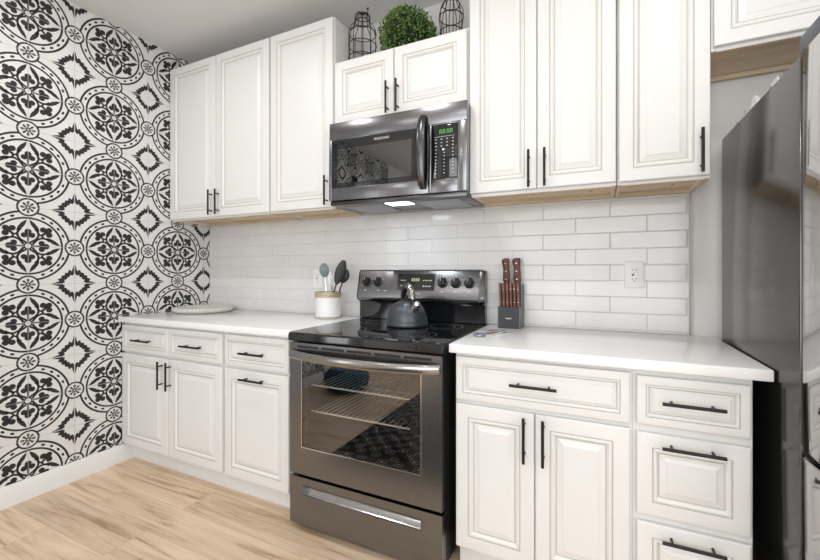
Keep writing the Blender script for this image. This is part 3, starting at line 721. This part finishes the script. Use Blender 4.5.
for k in range(5):
    a0 = PI*k/5; pts = []
    for j in range(15):
        t = j/14; rr = .020*math.sin(PI*t)*(1 if t < .5 else 1); sgn = 1 if t < .5 else -1
        hgt = math.sin(PI*t); wd = .018*math.sin(2*PI*t)
        pts.append((CX+.012+.003*hgt+wd*math.cos(a0), CY+.02+wd*math.sin(a0), CZ+.165+.115*hgt))
    mb.tube(pts, .0011, 'chrome', 6)
mb.build('wires', r)

# ------------------------------------------------------------------ woven tray in the corner
mb = MB(); mb.lathe((.2, -.2, .9145), [(.160, 0), (.186, .003), (.1965, .016), (.194, .028), (.186, .034), (.178, .031), (.170, .024), (.02, .023)], 'mat', 72)
for k in range(9): mb.lathe((.2, -.2, .9370), [(.012+k*.0172, 0), (.016+k*.0172, .004), (.022+k*.0172, .004), (.0272+k*.0172, 0)], 'mat', 48)
o = mb.build('woven_tray'); tag(own(o, (.2, -.2, .9145)), 'round white woven tray lying on the counter in the corner by the patterned wall', 'tray')

# ------------------------------------------------------------------ knife block and knives
BX0, BX1, BZ = 2.262, 2.372, .914
B = thing('knife_block', (2.317, -.075, BZ), 'charcoal knife block full of wood-handled knives on the right counter', 'knife block')
sec = [(-.133, 0), (-.012, 0), (-.012, .212), (-.083, .222), (-.092, .108), (-.133, .106)]
mb = MB(); mb.loft([[(x, y, BZ+z) for y, z in sec] for x in (BX0+.004, BX1-.004)], 'blockm')
mb.build('body', B, smooth=False)
mb = MB()
for x0_, x1_ in ((BX0, BX0+.0039), (BX1-.0039, BX1)): mb.loft([[(x, y, BZ+z) for y, z in sec] for x in (x0_, x1_)], 'blockside')
mb.build('side_panel', B, smooth=False)
mb = MB(); xx = 2.302
for wd, hh in ((.0022, .007), (.003, .005), (.003, .005), (.0018, .007), (.003, .005), (.003, .005), (.0022, .006), (.003, .005)):
    mb.box(xx, xx+wd, -.1336, -.1331, .961, .961+hh, 'mark'); xx += wd+.0010
mb.build('logo_mark', B)
kl = ['first from the left', 'second from the left', 'third from the left', 'third from the right', 'second from the right', 'first from the right']
for k in range(6):
    x = 2.2725+k*.0178; z = BZ+.107
    r = thing('steak_knife', (x, -.112, z-.05), 'wood-handled steak knife in the front row of the block, '+kl[k], 'knife', 'steak knives in the block')
    mb = MB(); loops = []
    for t, w in ((0, .0058), (.10, .0062), (.5, .0056), (.85, .0066), (1, .0058)):
        c = Vector((x-.004*t, -.112-.002*t, z+.0005+.117*t)); loops.append([c+Vector((w*math.cos(a), .010*math.sin(a), 0)) for a in [2*PI*j/12 for j in range(12)]])
    mb.loft(loops, 'walnut2'); mb.build('handle', r)
    for t in (.2, .75): MB().cyl((x-.004*t, -.1225-.002*t, z+.117*t), (x-.004*t, -.1245-.002*t, z+.117*t), .0012, 'chrome', 8).build('rivet', r)
    MB().box(x-.0008, x+.0008, -.118, -.106, z-.06, z+.0003, 'chrome').build('blade', r)
def big_knife(x, w, h, lean, label):
    z = BZ+.216; r = thing('chef_knife', (x, -.048, z-.1), label, 'knife', 'large knives in the block')
    mb = MB(); loops = []
    for t, k, off in ((0, .72, .002), (.06, .80, .001), (.15, 1.0, 0), (.30, .98, 0), (.50, .86, .001), (.68, .88, 0), (.82, 1.04, -.001), (.90, 1.1, -.001), (.96, .95, .001), (1, .55, .004)):
        c = Vector((x+off+lean*t, -.048-.016*t, z+h*t)); loops.append([c+Vector((w*k*math.copysign(abs(math.cos(a))**.7, math.cos(a)), .0115*math.copysign(abs(math.sin(a))**.7, math.sin(a)), 0)) for a in [2*PI*j/16 for j in range(16)]])
    mb.loft(loops, 'walnut'); mb.build('handle', r)
    for t in (.2, .5, .8): MB().cyl((x+lean*t, -.0585-.016*t, z+h*t), (x+lean*t, -.0618-.016*t, z+h*t), .0022, 'chrome', 10).build('rivet', r)
    MB().box(x-w*.6, x+w*.6, -.0495, -.0465, z-.12, z+.0005, 'chrome').build('blade', r)
big_knife(2.290, .0185, .134, -.002, 'large brown-handled knife on the left at the back of the block')
big_knife(2.344, .0195, .135, -.002, 'large brown-handled knife on the right at the back of the block')

# ------------------------------------------------------------------ small metal loop on the counter
r = thing('key_ring', (2.27, -.34, .914), 'small silver metal loop with a grey round end on the counter before the knife block', 'key ring')
mb = MB(); pts = []
for k in range(28):
    a = 2*PI*k/28; u = .085*math.cos(a); v = .030*math.sin(a)
    dv = Vector((.50, .87, 0)).normalized(); pv = Vector((.87, -.50, 0)); pts.append(Vector((2.272, -.322, .9192))+dv*u+pv*v)
mb.tube(pts, .0048, 'chrome', 8, closed=True); mb.build('loop', r)
mb = MB(); mb.lathe((2.250, -.424, .9143), [(.020, 0), (.026, .003), (.026, .010), (.019, .014)], 'fob', 24); mb.build('round_end', r)
mb = MB()
mb.ball((2.318, -.268, .9195), .014, 'green', 8, (1.5, 1, .38))
mb.build('clasp', r)

# ------------------------------------------------------------------ decor above the short cabinet
TZ = 2.3516
def cage(x, y, prof, label, n, hoops, hook=False):
    r = thing('wire_cage', (x, y, TZ), label, 'wire cage')
    mb = MB()
    for k in range(n):
        a = 2*PI*k/n+.2; mb.tube([(x+rr*math.cos(a), y+rr*math.sin(a), TZ+.0026+h) for rr, h in prof], .0021, 'iron', 6)
    mb.build('vertical_wires', r)
    for rr, h in hoops:
        MB().tube([(x+rr*math.cos(2*PI*j/32), y+rr*math.sin(2*PI*j/32), TZ+.0030+h) for j in range(32)], .0025, 'iron', 6, closed=True).build('hoop', r)
    if hook: MB().tube([(x+hook*math.cos(.5), y-.01, TZ+prof[-1][1]-.03), (x+hook*math.cos(.5)+.004, y-.01, TZ+prof[-1][1]+.02), (x+hook*math.cos(.5)-.006, y-.01, TZ+prof[-1][1]+.012)], .0028, 'iron', 6).build('latch', r)
    return r
def smooth(prof, n=4):
    out = []
    for i in range(len(prof)-1):
        p0 = prof[max(i-1, 0)]; p1 = prof[i]; p2 = prof[i+1]; p3 = prof[min(i+2, len(prof)-1)]
        for k in range(n):
            t = k/n; out.append(tuple(.5*((2*b)+(-a+c)*t+(2*a-5*b+4*c-d)*t*t+(-a+3*b-3*c+d)*t**3) for a, b, c, d in zip(p0, p1, p2, p3)))
    return out+[prof[-1]]
cage(1.493, -.170, smooth([(.079, 0), (.079, .10), (.079, .195), (.070, .235), (.048, .262), (.044, .285), (.043, .305), (.028, .318), (.002, .322)]), 'dark wire bottle-shaped cage left of the topiary ball', 10,
     [(.079, 0), (.079, .062), (.079, .135), (.078, .205), (.044, .272), (.043, .302)], .045)
cage(2.032, -.175, smooth([(.058, 0), (.056, .09), (.062, .155), (.056, .195), (.034, .235), (.028, .262), (.030, .285), (.027, .312), (.010, .330), (.002, .333)]), 'dark wire bulb-shaped cage right of the topiary ball', 10,
     [(.058, 0), (.0565, .075), (.0625, .150), (.044, .215), (.029, .262), (.030, .288)])
T = thing('topiary_ball', (1.782, -.17, TZ), 'round green boxwood topiary ball on top of the short cabinet', 'plant')
cc = Vector((1.782, -.172, TZ+.118)); RB = .137
MB().ball(cc, RB*.84, 'stem', 16, (1.04, 1.04, .93)).build('core', T)
mb = MB()
for k in range(2300):
    u = random.uniform(-1, 1); a = random.uniform(0, 2*PI); s = math.sqrt(1-u*u); n_ = Vector((s*math.cos(a), s*math.sin(a), u))
    c = cc+Vector((n_.x*1.04, n_.y*1.04, n_.z*.93))*(RB*random.uniform(.84, 1.06))
    if c.z < TZ+.008: continue
    d = (n_+Vector((random.gauss(0, .55), random.gauss(0, .55), random.gauss(0, .55)+.2))).normalized()
    w = d.cross(Vector((random.gauss(0, 1), random.gauss(0, 1), random.gauss(0, 1)))).normalized(); nn = d.cross(w)
    L = random.uniform(.012, .022); B_ = L*.36; m = 'leaf' if random.random() < .8 else 'leafd'
    p = [c, c+d*L*.45+w*B_+nn*.002, c+d*L, c+d*L*.45-w*B_+nn*.002]; q = c+d*L*.5-nn*.002
    if min(v.z for v in p) < TZ+.001: continue
    mb.face([p[0], p[1], q], m); mb.face([p[1], p[2], q], m); mb.face([p[2], p[3], q], m); mb.face([p[3], p[0], q], m)
fo = mb.build('leaves', T, smooth=False)

# ------------------------------------------------------------------ behind the camera (seen only in reflections)
o = MB().box(1.14, 2.15, -4.3, -1.30, .0005, .010, 'rug', .003).build('runner_rug'); tag(own(o, (1.6, -2.8, 0)), 'dark patterned runner rug on the floor before the range', 'rug')
mb = MB(); mb.lathe((.42, -2.60, 0), [(.15, 0), (.20, .03), (.23, .10), (.22, .17), (.17, .22), (.10, .235), (.02, .238)], 'blue', 40)  # added stand-in for an unidentified blue shape reflected in the oven glass
o = mb.build('blue_stand_in'); tag(own(o, (.42, -2.60, 0)), 'low round blue pouf on the floor by the patterned wall', 'stand-in')
for ob in bpy.data.objects:
    if '_w' in ob: del ob['_w']
